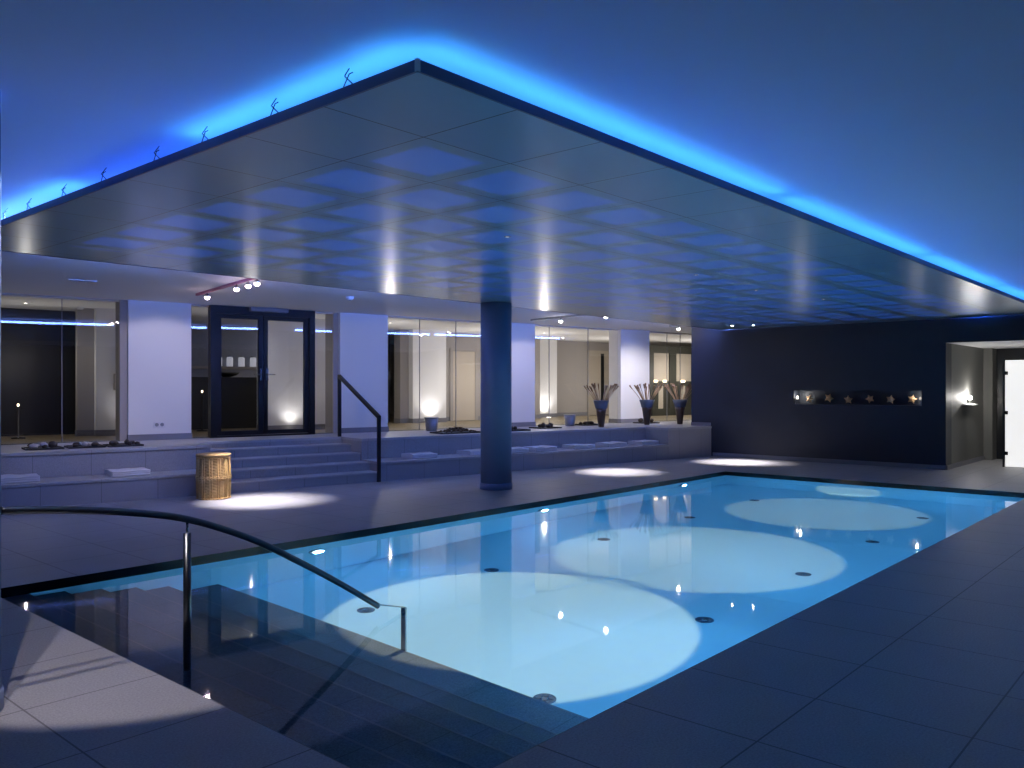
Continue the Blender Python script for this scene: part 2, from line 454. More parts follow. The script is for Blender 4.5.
# ------------------------------------------------------------------ hung ceiling panel
pn = empty('ceiling_panel', (0, 0, 0))
m = M(); m.box(PX0+.012, PX1, PY0+.012, PY1-.012, PZ, PZ+.008, 'panel'); m.build('cassettes', pn)
def rimbox(x0, x1, y0, y1):
    m = M(); m.box(x0, x1, y0, y1, PZ-.003, PZ+.047, 'rim'); m.build('edge_profile', pn)
rimbox(PX0, PX1, PY0, PY0+.012); rimbox(PX0, PX1, PY1-.012, PY1); rimbox(PX0, PX0+.012, PY0+.012, PY1-.012)
m = M(); m.box(PX0-.003, PX0+.014, PY0-.003, PY0+.014, PZ-.004, PZ+.049, 'steel'); m.build('corner_bracket', pn)
TZB = PZ+.05
def strip(p0, p1, mt='blue'):
    m = M(); m.tube([p0, p1], .021 if mt == 'blue_rear' else .011, mt, 10); m.build('light_strip', pn)
IN, INR = .05, .02         # outer tubes sit low behind the edge profile, an added inner row further in lights the wide ceiling
ZL = PZ+.027
for x0, x1 in ((2.36, 5.9), (6.05, 9.6), (9.75, 13.2), (13.35, 17.0)):
    strip((x0, PY0+IN, ZL), (x1, PY0+IN, ZL)); strip((x0+.8, PY0+1.1, TZB), (x1, PY0+1.1, TZB), 'blue_fill')
for x0, x1 in ((2.36, 5.9), (6.05, 9.1), (9.75, 13.2), (13.35, 17.0)):
    strip((x0, PY1-INR, TZB+.02), (x1, PY1-INR, TZB+.02), 'blue_rear'); strip((x0+.3, PY1-.16, ZL+.004), (x1, PY1-.16, ZL+.004), 'blue_back_fill')
for y0, y1 in ((2.62, 4.5), (6.1, 8.7)): strip((PX0+IN, y0, ZL), (PX0+IN, y1, ZL))
for y0, y1 in ((3.7, 5.0), (5.15, 6.5), (6.65, 7.9)): strip((PX0+1.1, y0, TZB), (PX0+1.1, y1, TZB), 'blue_fill')
for y in (2.97, 3.55, 4.22, 4.78, 5.51, 6.16, 6.83, 7.34):
    m = M()
    m.tube([(PX0+.006, y-.025, PZ+.045), (PX0-.012, y+.012, PZ+.085), (PX0+.004, y+.03, PZ+.10), (PX0+.03, y+.035, CZ-.002)], .003, 'black', 6)
    m.build('hanger', pn)
    m = M(); m.tube([(PX0-.002, y+.035, PZ+.045), (PX0-.012, y-.02, PZ+.088), (PX0-.004, y-.035, PZ+.094)], .003, 'black', 6); m.build('hanger', pn)
tag(pn, 'large low metal ceiling panel with blue glowing squares and lit edges', 'ceiling panel')

# ------------------------------------------------------------------ rear terrace, benches, stairs
m = M(); 
m.prism([(-9, .67), (-2.55, .67), (-2.55, 1.44), (0, 1.44), (0, .67), (6.965, .67), (6.965, .53), (8.30, .53), (8.80, .63), (11.6, 1.19), (11.6, 2.59), (-9, 2.59)], 0, TZ-.045, 'bench')
ter = rear(m, 'stone_terrace')
m = M(); m.prism([(-9, .645), (-2.535, .645), (-2.535, 1.42), (-.015, 1.42), (-.015, .645), (6.96, .645), (6.96, -.015), (8.39, -.015), (8.30, .525), (8.80, .63), (11.6, 1.19), (11.6, 2.59), (-9, 2.59)], TZ-.045, TZ, 'bench_top')
m.build('capping', ter, bevel=.004)
m = M(); m.prism([(6.965, 0), (8.393, 0), (8.30, .525), (6.965, .525)], 0, TZ-.045, 'bench'); m.build('end_block', ter)
tag(ter, 'raised grey stone terrace along the glazed rear wall', 'terrace')

def bench(s0, s1, label):
    m = M(); m.box(s0, s1, .0, .668, 0, .28, 'bench'); b_ = rear(m, 'stone_bench')
    m = M(); m.box(s0, s1, -.015, .645, .28, .32, 'bench_top'); m.build('seat_slab', b_, bevel=.004)
    return tag(b_, label, 'bench', 'stone benches under the terrace')
bench(-8.9, -2.55, 'long grey stone bench ending at the wicker basket')
bench(.0, 6.96, 'long grey stone bench between the stair rail and dark wall')
se = M()
r_ = .135
prof = [(1.438, 0)]
nn = [0, .36, .72, 1.08, 1.438]
prof = [(0, 0)]
for k in range(4): prof += [(nn[k], r_*(k+1)), (nn[k+1]-.001 if k == 3 else nn[k+1], r_*(k+1))]
prof += [(1.437, 0)]
se.extrude_x(prof, -2.548, -.002, 'bench'); stair = rear(se, 'stone_stairs')
for k in range(4):
    m = M(); m.box(-2.548, -.002, nn[k]-.018, nn[k+1]-(.02 if k < 3 else .002), r_*(k+1)+.0005, r_*(k+1)+.024, 'bench_top'); m.build('tread', stair, bevel=.004)
tag(stair, 'grey stone stairs rising to the black framed glass door', 'stairs')

# stair rail
sr = empty('stair_handrail', W(-.05, -.04), TH)
m = M(); m.box(-.03, .03, -.018, .018, 0, 1.05, 'black'); m.build('post', sr, bevel=.003)
m = M(); m.box(-.03, .03, 1.462-.018, 1.462+.018, TZ+.001, 1.735, 'black'); m.build('post', sr, bevel=.003)
m = M()
m.extrude_x([(0, 0), (1.498, 0), (1.498, .055), (0, .055)], -.032, .032, 'black', 1, lambda x, y, z: (x, y-.02, z+1.03+(1.72-1.03)*y/1.48))
m.build('rail', sr, bevel=.006)
tag(sr, 'black flat steel handrail at the side of the stone stairs', 'handrail')

# ------------------------------------------------------------------ rear wall: pillars and glazing
def pier(name, s0, s1, n0, n1):
    m = M(); m.box(s0, s1, n0, n1, TZ+.001, CZ, 'white'); o = struct(rear(m, name))
    m = M(); m.box(s0-.012, s1+.012, n0-.015, n1+.0, TZ, TZ+.10, 'skirt'); struct(rear(m, 'baseboard_'+name.split('_', 1)[1]))
    return o
pier('pillar_socket', -3.33, -2.33, 2.4, 2.75); pier('pillar_stair', .43, 1.46, 2.4, 2.82)
pier('pillar_middle', 4.06, 5.21, 2.4, 2.75); pier('pillar_vase', 7.92, 8.93, 2.4, 2.82)
m = M(); m.box(-3.45, -3.33, 2.44, 2.75, TZ, CZ, 'lobby_wall'); struct(rear(m, 'trim_1'))
m = M(); m.box(.32, .43, 2.46, 2.82, TZ, CZ, 'lobby_wall'); struct(rear(m, 'trim_2'))
m = M(); m.box(-14, -6.4, 2.4, 2.75, TZ+.001, CZ, 'white'); struct(rear(m, 'wall_rear'))

def glazing(name, s0, s1, seams, n=2.5):
    cuts = [s0]+list(seams)+[s1]
    o = None
    for k in range(len(cuts)-1):
        m = M(); m.box(cuts[k]+.004, cuts[k+1]-.004, n-.006, n+.006, TZ+.012, CZ-.03, 'glass')
        if o is None:
            mm = M(); mm.box(s0, s1, n-.02, n+.02, TZ, TZ+.012, 'steel'); mm.box(s0, s1, n-.02, n+.02, CZ-.03, CZ, 'cream'); o = struct(rear(mm, name))
        m.build('pane', o)
    for sm in seams:
        m = M(); m.box(sm-.006, sm+.006, n-.008, n+.008, TZ+.012, CZ-.03, 'grey'); m.build('seam', o)
    return o
glazing('window_1', -6.4, -3.45, [-4.28]); glazing('window_2', 1.46, 4.06, [2.25, 3.14])
glazing('window_3', 5.21, 7.92, [5.71, 6.92]); glazing('window_4', 8.93, 11.55, [9.69, 10.2])
glazing('window_5', -2.33, -2.01, []); glazing('window_6', -.09, .32, [])

# double glass door
dr = struct(empty('door_1', W(-1.05, 2.4, TZ), TH))
def dbox(name, s0, s1, n0, n1, z0, z1, mat, par=dr, bev=.004):
    m = M(); m.box(s0+1.05, s1+1.05, n0-2.4, n1-2.4, z0-TZ, z1-TZ, mat); return m.build(name, par, bevel=bev)
m = M(); fr = [(-2.01, -1.90), (-.20, -.09)]
for a_, b_ in fr: m.box(a_+1.05, b_+1.05, -.03, .12, 0, CZ-TZ, 'frame')
m.box(-1.90+1.05, -.20+1.05, -.03, .12, 2.84-TZ, CZ-TZ, 'frame'); m.box(-1.90+1.05, -.20+1.05, -.03, .12, 0, .03, 'frame')
m.build('door_frame', dr)
for s0, s1, hs in ((-1.895, -1.07, -1.12), (-1.06, -.205, -1.0)):
    a0, a1 = s0+1.05, s1+1.05; m = M()
    g0, g1 = a0+.075, a1-.085
    m.box(a0, g0, 0, .06, .035, 2.16, 'frame'); m.box(g1, a1, 0, .06, .035, 2.16, 'frame')
    m.box(g0, g1, 0, .06, .035, .11, 'frame'); m.box(g0, g1, 0, .06, 2.09, 2.16, 'frame')
    leaf = m.build('door_leaf', dr)
    m = M(); m.box(g0, g1, .024, .036, .11, 2.09, 'glass'); m.build('pane', leaf)
    m = M(); h = hs+1.05
    m.box(h-.02, h+.02, -.012, 0, 1.0, 1.22, 'steel')
    m.tube([(h, -.01, 1.11), (h, -.05, 1.11)], .009, 'steel', 10)
    sg = 1 if hs > -1.06 else -1
    m.tube([(h, -.05, 1.11), (h+.13*sg, -.05, 1.11)], .009, 'steel', 10)
    m.build('door_handle', leaf)
m = M(); m.box(-.35, .35, -.10, 0, CZ-TZ-.075, CZ-TZ-.003, 'grey'); tag(m.build('door_sensor', None, loc=W(-1.0, 2.36, TZ), rz=TH, bevel=.008), 'grey sensor box over the glass door', 'door sensor')

# ------------------------------------------------------------------ lobby behind the glass
m = M(); m.prism([(-14, 2.6), (20, 2.6), (20, 12), (-14, 12)], TZ-.1, TZ, 'lobby_floor'); struct(rear(m, 'floor_lobby'))
def lwall(name, s0, s1, n0, n1, mat, z0=TZ, z1=CZ, skirt=True, faces=None):
    m = M(); m.box(s0, s1, n0, n1, z0, z1, mat, faces); o = struct(rear(m, name))
    if skirt:
        m = M(); m.box(s0-.01, s1+.01, n0-.012, n1, TZ, TZ+.11, 'skirt'); m.build('baseboard', o)
    return o
lwall('wall_lobby_left', -14, -3.30, 5.2, 5.4, 'lobby_dark', skirt=False)  # near-black sheet painted in place of the deep room's darkness
lwall('wall_lobby_block', -3.47, -2.5, 4.2, 5.0, 'white')
lwall('wall_lobby_return', -3.75, -3.47, 4.35, 4.5, 'lobby_wall')
lwall('wall_lobby_bar', -3.0, 2.0, 7.0, 7.2, 'zinc', skirt=False)
lwall('wall_lobby_uplit', -.45, 1.35, 4.0, 4.4, 'white')
lwall('wall_lobby_dark', 1.35, 3.83, 6.6, 6.8, 'olive', skirt=False)
lwall('wall_lobby_side', 3.62, 3.86, 5.7, 6.0, 'lobby_wall')
lwall('wall_lobby_white', 3.86, 4.83, 5.5, 6.2, 'white')
lwall('wall_lobby_grey', 4.83, 8.3, 6.0, 6.2, 'lobby_wall')
lwall('wall_lobby_lit', 8.3, 9.44, 6.6, 7.4, 'white')
lwall('wall_lobby_rear', 9.44, 13.0, 7.0, 7.2, 'lobby_wall')
lwall('wall_lobby_end', 20, 20.1, 2.6, 12, 'lobby_wall')
lwall('wall_lobby_start', -14.1, -14, 2.6, 12, 'lobby_dark', skirt=False)
m = M(); m.box(-14, 20, 12, 12.1, TZ, CZ, 'lobby_wall'); struct(rear(m, 'wall_lobby_back'))

# closed doors seen in the lobby
def flush_door(name, s0, s1, n, z1, mat, fmat, gap=None):
    m = M(); m.box(s0-.09, s0, n-.03, n, TZ, z1+.09, fmat); m.box(s1, s1+.09, n-.03, n, TZ, z1+.09, fmat); m.box(s0, s1, n-.03, n, z1, z1+.09, fmat)
    o = struct(rear(m, name))
    m = M(); m.box(s0+.004, s1-.004, n-.022, n-.001, TZ+.01, z1-.004, mat); m.build('leaf', o)
    if gap:
        m = M(); m.box(gap[0], gap[1], n-.026, n-.02, TZ, z1, 'lobby_dark'); m.build('dark_gap', o)
    return o
flush_door('door_3', 5.35, 6.05, 6.0, 2.5, 'cream', 'lobby_wall')
flush_door('door_4', 11.10, 12.0, 7.0, 2.62, 'cream', 'cream', (11.58, 11.72))
m = M(); m.box(3.3, 3.6, 6.57, 6.6, TZ, 2.7, 'lobby_dark'); struct(rear(m, 'door_5'))
m = M(); m.box(-.06, .06, -.03, 0, 0, .2, 'grey'); tag(m.build('wall_phone', None, loc=W(3.78, 6.59, 1.75), rz=TH), 'small dark box on the olive lobby wall', 'wall phone')

# restaurant doors behind the last window
m = M()
for s0, s1 in ((12.15, 12.42), (13.15, 13.45), (14.2, 14.5)): m.box(s0, s1, 5.5, 5.6, TZ, 2.62, 'olive')
m.box(12.15, 14.5, 5.5, 5.6, 2.62, 2.85, 'olive'); m.box(12.15, 14.5, 5.5, 5.6, TZ, TZ+.22, 'olive')
o = struct(rear(m, 'door_6'))
for s0, s1 in ((12.42, 13.15), (13.45, 14.2)):
    m = M(); m.box(s0, s1, 5.55, 5.57, 1.75, 2.62, 'cream'); m.build('upper_panel', o)
    m = M(); m.box(s0, s1, 5.55, 5.57, TZ+.22, 1.75, 'olive'); m.build('lower_panel', o)
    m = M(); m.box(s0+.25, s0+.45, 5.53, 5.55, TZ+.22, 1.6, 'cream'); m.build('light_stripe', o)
for s, nm in ((12.52, 'near the white pillar'), (12.95, 'at the middle door post'), (13.78, 'beside the dark wall')):
    r = empty('wall_lamp', W(s, 5.53, 1.74), TH)
    m = M(); m.lathe([(.05, -.03), (.075, -.02), (.075, .03), (.05, .04)], 'warm', 16); m.build('shade', r)
    m = M(); m.box(-.015, .015, 0, .02, -.09, .02, 'black'); m.build('bracket', r)
    tag(r, 'small glowing lamp on the olive doors behind glass, '+nm, 'wall lamp', 'lamps on the olive doors')

# bar behind the glass door
m = M(); m.box(-2.6, .1, 5.5, 6.0, TZ, 1.72, 'lobby_dark'); bar = rear(m, 'bar_counter')
m = M(); m.box(-2.65, .12, 5.45, 6.05, 1.72, 1.77, 'lobby_dark'); m.build('worktop', bar)
tag(bar, 'long black bar counter seen through the glass door', 'bar counter')
m = M(); m.lathe([(.06, 0), (.20, .05), (.27, .10), (.25, .10), (.18, .06), (.05, .02)], 'lobby_dark', 28)
tag(m.build('bowl', None, loc=W(-.62, 5.7, 1.771)), 'wide black bowl on the bar counter behind the door', 'bowl')
m = M(); m.box(-1.2, .9, 6.75, 7.0, 1.97, 2.03, 'lobby_wall'); m2 = rear(m, 'wall_shelf'); tag(m2, 'long wall shelf with pale jars behind the bar', 'shelf')
MT['jar'] = plain('pale jar glass with added glow', (.6, .6, .62), .4, emis=(.7, .72, .85), estr=.35)  # emission puts the light on the jars into their material
for k, s in enumerate((-.42, -.17, .10, .37)):
    r = empty('glass_jar', W(s, 6.87, 2.03), TH)
    m = M(); m.lathe([(.06, 0), (.07, .01), (.07, .2), (.05, .22)], 'jar', 20); m.build('body', r)
    m = M(); m.lathe([(.052, .22), (.055, .25), (.03, .255)], 'zinc', 20); m.build('lid', r)
    tag(r, ('first', 'second', 'third', 'fourth')[k]+' pale jar from the hinge side on the shelf behind the bar', 'jar', 'jars on the bar shelf')

# pictures on the lobby block
for z0, z1, s0, s1, mt, lb in ((1.87, 2.70, -3.12, -2.75, 'navy', 'tall dark picture on the white lobby wall'), (1.50, 1.80, -3.18, -2.8, 'plastic', 'small pale picture with an orange motif below the dark one')):
    m = M(); m.box(s0, s1, 4.17, 4.2, z0, z1, 'lobby_wall'); o = rear(m, 'framed_picture')
    m = M(); m.box(s0+.02, s1-.02, 4.165, 4.171, z0+.02, z1-.02, mt); m.build('print', o)
    if mt == 'plastic':
        m = M(); m.ball((s0+.14, 4.163, z0+.14), .07, .003, .06, 'star', 2, .4); m.build('motif', o)
    tag(o, lb, 'picture')

# small bright lamps deep in the dark bar room
for s, n, z, lb in ((-4.68, 4.2, 1.24, 'small white table lamp glowing in the dark room behind the first window'), (-1.42, 4.8, 1.46, 'small bright lamp seen through the narrow pane beside the door')):
    r = empty('table_lamp', W(s, n, TZ), TH)
    m = M(); m.lathe([(.11, 0), (.11, .02), (.015, .03), (.015, z-TZ-.02)], 'black', 20); m.build('stand', r)
    m = M(); m.ball((0, 0, z-TZ+.01), .018, .018, .026, 'warm', 2); m.build('globe', r)
    tag(r, lb, 'lamp')

# ------------------------------------------------------------------ things on the terrace and benches
def towel(s, n, wd, seed, label, rz=0, dp=.40):
    rnd = random.Random(seed); t_ = .026
    prof = []                                       # three soft folds seen from the side, (y,z)
    for k in range(3):
        z = k*t_
        prof += [(-.000+.004*rnd.random(), z+.003), (-.010, z+.006), (-.013, z+t_/2), (-.010, z+t_-.006)]
    prof += [(.004, 3*t_), (dp*.3, 3*t_+.006*rnd.random()), (dp*.65, 3*t_+.008*rnd.random()), (dp-.01, 3*t_-.002), (dp, 2*t_), (dp, t_), (dp-.005, 0), (.01, 0)]
    def sag(x, y, z):
        k = noise.noise(Vector((x*5+seed*9, y*5, seed)))
        return (x, y+.012*noise.noise(Vector((x*4, seed*5.3, 0))), z*(1+.25*k) if z > .001 else z)
    m = M(); m.extrude_x(prof, 0, wd, 'towel', 14, sag, True)
    o = m.build('folded_towel', None, loc=W(s, n, .3205), rz=TH+R(rz), bevel=.004)
    return tag(o, label, 'towel', 'folded white towels laid out on the benches')
for k, (s, n, wd, rz, lb) in enumerate([
    (-5.52, .16, .62, 1, 'folded white towel on the bench under the slate trays, cut by the photo edge'),
    (-4.03, .17, .50, 3, 'folded white towel on the bench between the trays and the wicker basket'),
    (.72, .20, .50, -2, 'folded white towel on the bench nearest the stair rail'),
    (1.92, .20, .62, 4, 'folded white towel on the bench, second from the stair rail'),
    (2.74, .19, .52, -1, 'folded white towel on the bench mostly behind the round pool column'),
    (3.42, .17, .56, 2, 'folded white towel on the bench just past the round pool column'),
    (4.42, .18, .54, -2, 'folded white towel on the bench below the second zinc bucket'),
    (5.36, .18, .54, 1, 'folded white towel on the bench below the first flower vase'),
    (6.33, .18, .56, 2, 'folded white towel on the bench next to the stone end block')]):
    towel(s, n, wd, k+3, lb, rz)

def tray(s, n, wd, dp, label, rz=0):
    m = M()
    m.prism([(-wd/2, 0), (wd/2, 0), (wd/2, dp), (-wd/2, dp)], 0, .012, 'tray')
    o = m.build('slate_tray', None, loc=W(s, n, TZ+.0005), rz=TH+R(rz), bevel=.003)
    m = M()
    for a_ in ((-wd/2, wd/2, -.001, .012), (-wd/2, wd/2, dp-.012, dp+.001), (-wd/2-.001, -wd/2+.012, .012, dp-.012), (wd/2-.012, wd/2+.001, .012, dp-.012)):
        m.box(*a_, .006, .026, 'tray')
    m.build('raised_rim', o)
    return tag(o, label, 'tray', 'black slate trays on the terrace')
def stones(s, n, wd, dp, cnt, seed, where, pale=0, sz=(.045, .075)):
    rnd = random.Random(seed); placed = []
    k = 0; tries = 0
    while k < cnt and tries < 400:
        tries += 1
        r0 = rnd.uniform(*sz); px = rnd.uniform(-wd/2+r0+.02, wd/2-r0-.02); py = rnd.uniform(r0+.03, dp-r0-.03)
        if any((px-a)**2+(py-b)**2 < (r0+c)**2*1.25 for a, b, c in placed): continue
        placed.append((px, py, r0))
        isp = k < pale
        m = M(); h = r0*rnd.uniform(.55, .85)
        m.ball((0, 0, h*.93), r0*.95, r0*rnd.uniform(.7, .9), h, 'rock_pale' if isp else 'rock', 2, .28, seed+k)
        zmin = min(v.co.z for v in m.bm.verts)
        for v in m.bm.verts: v.co.z -= zmin
        sx, sy = math.cos(TH), math.sin(TH); p = W(s+px, n+py, TZ+.0135)
        o = m.build('stone', None, loc=p, rz=rnd.uniform(0, 6.28))
        tag(o, ('pale smooth stone' if isp else 'rough dark stone')+' lying on the '+where, 'stone', ('pale' if isp else 'dark')+' stones on the '+where)
        k += 1
for s, n, wd, dp, cnt, seed, where, pale in (
    (-4.72, 1.02, .48, .42, 8, 11, 'slate tray at the outer end of the row', 2),
    (-4.18, 1.02, .48, .42, 8, 12, 'slate tray in the middle of the row of three', 2),
    (-3.66, 1.02, .48, .42, 8, 13, 'slate tray nearest the white pillar with the socket', 0)):
    tray(s, n, wd, dp, {11: 'slate tray of stones at the end of three, farthest from the pillar', 12: 'slate tray of dark and pale stones, middle of three', 13: 'slate tray of dark stones nearest the pillar with the socket'}[seed]); stones(s, n, wd, dp, cnt, seed, where, pale)
for s, n, wd, dp, seed, lb, where in (
    (3.62, .95, .62, .40, 21, 'low black slate tray just past the round column', 'slate tray just past the round column'),
    (4.82, 1.35, .58, .42, 22, 'low black slate tray in front of the white uplit wall', 'slate tray in front of the white uplit wall'),
    (6.52, 1.85, .58, .42, 23, 'low black slate tray between the zinc bucket and first vase', 'slate tray between bucket and first vase'),
    (8.35, 1.75, .50, .42, 24, 'low black slate tray beside the last vase', 'slate tray beside the last vase')):
    tray(s, n, wd, dp, lb); stones(s, n, wd, dp, 4, seed, where, 0, (.05, .07))
tray(2.26, .92, .92, .46, 'wide slate tray heaped with brown bark near the stairs')
rnd = random.Random(5); m = M()
for k in range(150):
    px, py = rnd.gauss(0, .17), rnd.gauss(.23, .075)
    px = max(-.40, min(.40, px)); py = max(.07, min(.39, py))
    hz = .095*math.exp(-(px/.28)**2)*math.exp(-((py-.23)/.14)**2)
    m.ball((px, py, .022+hz*rnd.uniform(.3, 1)), rnd.uniform(.018, .036), rnd.uniform(.012, .024), rnd.uniform(.008, .014), 'bark', 1, .4, k)
o = m.build('bark_chips', None, loc=W(2.26, .92, TZ+.006), rz=TH); tag(o, 'heap of brown bark chips on the wide slate tray', 'bark chips', kind='stuff')

def bucket(s, n, r0, r1, h, label):
    r = empty('zinc_bucket', W(s, n, TZ+.0005), TH)
    m = M(); m.lathe([(r0*.96, 0), (r0, .01), (r1, h), (r1-.012, h), (r0-.006, .03), (.01, .025)], 'zinc', 36); m.build('body', r)
    m = M(); m.lathe([(r1+.001, h-.014), (r1+.009, h-.012), (r1+.009, h+.002), (r1-.006, h+.004)], 'zinc', 36); m.build('rolled_rim', r)
    for sg in (-1, 1):
        m = M(); m.tube([(sg*(r1-.008), -.03, h-.05), (sg*(r1+.03), -.02, h-.06), (sg*(r1+.03), .02, h-.06), (sg*(r1-.008), .03, h-.05)], .006, 'zinc', 8); m.build('handle', r)
    return tag(r, label, 'bucket', 'zinc buckets on the terrace')
bucket(2.29, 2.1, .11, .14, .27, 'grey zinc bucket behind the bark tray near the stairs')
bucket(5.95, 2.05, .105, .135, .25, 'grey zinc bucket in front of the gap between the middle and last pillars')

def vase(s, n, seed, label, spread=.47):
    rnd = random.Random(seed)
    r = empty('stalk_vase', W(s, n, TZ+.0005), TH)
    m = M(); m.lathe([(.060, 0), (.064, .01), (.082, .15), (.105, .32), (.122, .42), (.108, .42), (.09, .30), (.05, .05), (.01, .04)], 'vase', 32); m.build('body', r)
    m = M(); m.lathe([(.118, .405), (.128, .415), (.150, .50), (.178, .585), (.172, .588), (.140, .50), (.112, .42)], 'collar', 32, fn=lambda rr, z, a: rr*(1+.03*math.sin(9*a+seed))); m.build('collar', r)
    for k in range(22):
        a = 2*math.pi*k/22+rnd.uniform(-.2, .2); q = rnd.uniform(.25, 1)**.6
        tx, ty = spread*q*math.cos(a), spread*.8*q*math.sin(a); hz = rnd.uniform(.88, .98)-.02*q
        p0 = (.03*math.cos(a), .03*math.sin(a), .07); p1 = (.25*tx, .25*ty, .50)
        if math.hypot(p1[0], p1[1]) > .10:
            f_ = .10/math.hypot(p1[0], p1[1]); p1 = (p1[0]*f_, p1[1]*f_, .50)
        p2 = (tx, ty, hz)
        m = M(); m.tube(spline([p0, p1, p2], 4), .0085, 'stalk', 6, .006); sk = m.build('stalk', r)
        m = M(); d = (Vector(p2)-Vector(p1)).normalized()
        m.tube([Vector(p2)-d*.10, Vector(p2)-d*.05, Vector(p2), Vector(p2)+d*.015], .008, 'seed', 7, .021); m.build('seed_head', sk)
    return tag(r, label, 'vase', 'vases of dried stalks on the terrace')
vase(6.14, 1.22, 1, 'dark vase of dried stalks by the glass before the last pillar')
vase(7.74, 1.36, 2, 'dark vase of brightly lit stalks against the white pillar')
vase(8.64, 1.14, 3, 'dark vase of stalks standing beside the dark wall')

# wicker basket
bk = empty('wicker_basket', (5.975, 10.83, .0005), TH); bk.scale = (.93, .93, .98)
def wv(r, z, a):
    st_ = 26; c_ = math.cos(a*st_/2); row = math.floor(z/.022)
    return r+.003*c_*(1 if row % 2 else -1)+.003*math.cos(z/.022*2*math.pi)
zs = [k*.0055 for k in range(int(.60/.0055)+1)]
m = M(); m.lathe([(.226+.012*math.sin(math.pi*z/.6), z) for z in zs], 'wicker', 156, fn=wv); m.build('woven_body', bk)
for z, rr in ((.012, .238), (.295, .247), (.315, .247), (.58, .238)):
    m = M()
    n_ = 120
    pts = [((rr+.004*math.sin(k*2*math.pi/n_*30))*math.cos(2*math.pi*k/n_), (rr+.004*math.sin(k*2*math.pi/n_*30))*math.sin(2*math.pi*k/n_), z+.004*math.cos(k*2*math.pi/n_*30)) for k in range(n_+1)]
    m.tube(pts, .009, 'wicker', 8); m.build('braided_band', bk)
for k in range(26):
    a = 2*math.pi*k/26+(.05 if k % 2 else -.05); m = M()
    m.tube([(.236*math.cos(a), .236*math.sin(a), .02), (.248*math.cos(a), .248*math.sin(a), .30), (.236*math.cos(a), .236*math.sin(a), .59)], .0075, 'wicker', 6); m.build('stake', bk)
m = M(); m.lathe([(.02, .601), (.244, .601), (.252, .608), (.252, .630), (.244, .638), (.02, .645)], 'wicker', 60, fn=lambda r, z, a: r+(.003*math.cos(a*40) if r > .1 else 0)); m.build('lid', bk)
tag(bk, 'tall round honey wicker basket with a flat lid beside the stairs', 'basket')

# socket, ceiling slots
sk = empty('wall_socket', W(-2.85, 2.399, .93), TH)
m = M(); m.box(-.09, .09, -.012, 0, -.045, .045, 'plastic'); m.build('cover_plate', sk, bevel=.004)
for x in (-.042, .042):
    m = M(); m.lathe([(.03, 0), (.03, .004)], 'grey', 20)
    for v in m.bm.verts: v.co = Vector((v.co.x+x, -.012-v.co.z, v.co.y))
    m.build('outlet', sk)
tag(sk, 'white double power socket low on the white pillar', 'socket')
def slot(x, y, rz, lb):
    m = M(); m.box(-.17, .17, -.03, .03, -.012, 0, 'plastic'); o = m.build('ceiling_vent', None, loc=(x, y, CZ), rz=rz)
    m = M(); m.box(-.15, .15, -.018, .018, -.014, -.012, 'black'); m.build('slot', o)
    tag(o, lb, 'vent')
slot(4.52, 11.6, TH, 'narrow dark slot vent in the white ceiling before the first window')
def detector(x, y, z, lb):
    r = empty('smoke_detector', (x, y, z))
    m = M(); m.lathe([(.03, -.045), (.05, -.04), (.058, -.015), (.06, 0)], 'plastic', 28); m.build('body', r)
    m = M(); m.lathe([(.02, -.055), (.024, -.045)], 'grey', 16); m.build('sensor', r)
    tag(r, lb, 'smoke detector')
detector(8.16, 10.6, CZ, 'round white detector on the ceiling over the stair rail')
detector(6.01, 15.52, CZ, 'round detector on the lobby ceiling behind the first window')

# ------------------------------------------------------------------ starfish niche
def starfish(y, seed, lb):
    rnd = random.Random(seed); R1 = rnd.uniform(.125, .14); R0 = .031; tilt = rnd.uniform(-.5, .5)
    m = M(); i = m.mi('star'); N_ = 10
    rim = []
    ang = [math.pi/2+tilt+2*math.pi*k/10+rnd.uniform(-.06, .06) for k in range(N_)]
    for k in range(N_):
        rr = R1*rnd.uniform(.9, 1.05) if k % 2 == 0 else R0
        rim.append((rr*math.cos(ang[k]), rr*math.sin(ang[k])))
    top = m.bm.verts.new((-.035, 0, 0)); bot = m.bm.verts.new((.012, 0, 0))
    A = []; B_ = []; MID = []
    for k, (a, b_) in enumerate(rim):
        A.append(m.bm.verts.new((-.010, a, b_))); B_.append(m.bm.verts.new((.010, a, b_)))
        MID.append(m.bm.verts.new((-.024 if k % 2 == 0 else -.022, a*.55, b_*.55)))
    for k in range(N_):
        l = (k+1) % N_
        m.face([top, MID[k], MID[l]], i, True); m.face([MID[k], A[k], A[l], MID[l]], i, True); m.face([A[k], B_[k], B_[l], A[l]], i, True); m.face([bot, B_[l], B_[k]], i, True)
    zmin = min(v.co.z for v in A+B_)
    o = m.build('starfish', None, loc=(17.27, y, NZ0+.002-zmin*.95), subsurf=2)
    o.rotation_euler = (0, R(-12), 0)
    tag(o, lb, 'starfish', 'starfish standing in the wall niche')
for k, (y, lb) in enumerate(((6.86, 'orange starfish at the bright lamp end of the wall niche'), (6.45, 'orange starfish, second from the bright lamp in the wall niche'),
    (6.06, 'orange starfish, third from the bright lamp in the wall niche'), (5.63, 'orange starfish, fourth from the bright lamp in the wall niche'),
    (5.24, 'orange starfish, second from the corridor end of the wall niche'), (4.84, 'orange starfish at the corridor end of the wall niche'))):
    starfish(y, k+1, lb)
def niche_lamp(y, sg, lb, mt):
    r = empty('niche_lamp', (17.17, y, NZ0))
    m = M(); m.box(-.03, .03, -.008, .008, 0, .12, 'steel'); m.build('bracket', r)
    m = M(); m.ball((0, .022*sg, .14), .03, .022, .03, mt, 2); m.build('bulb', r)
    tag(r, lb, 'lamp', 'small lamps at the ends of the wall niche')
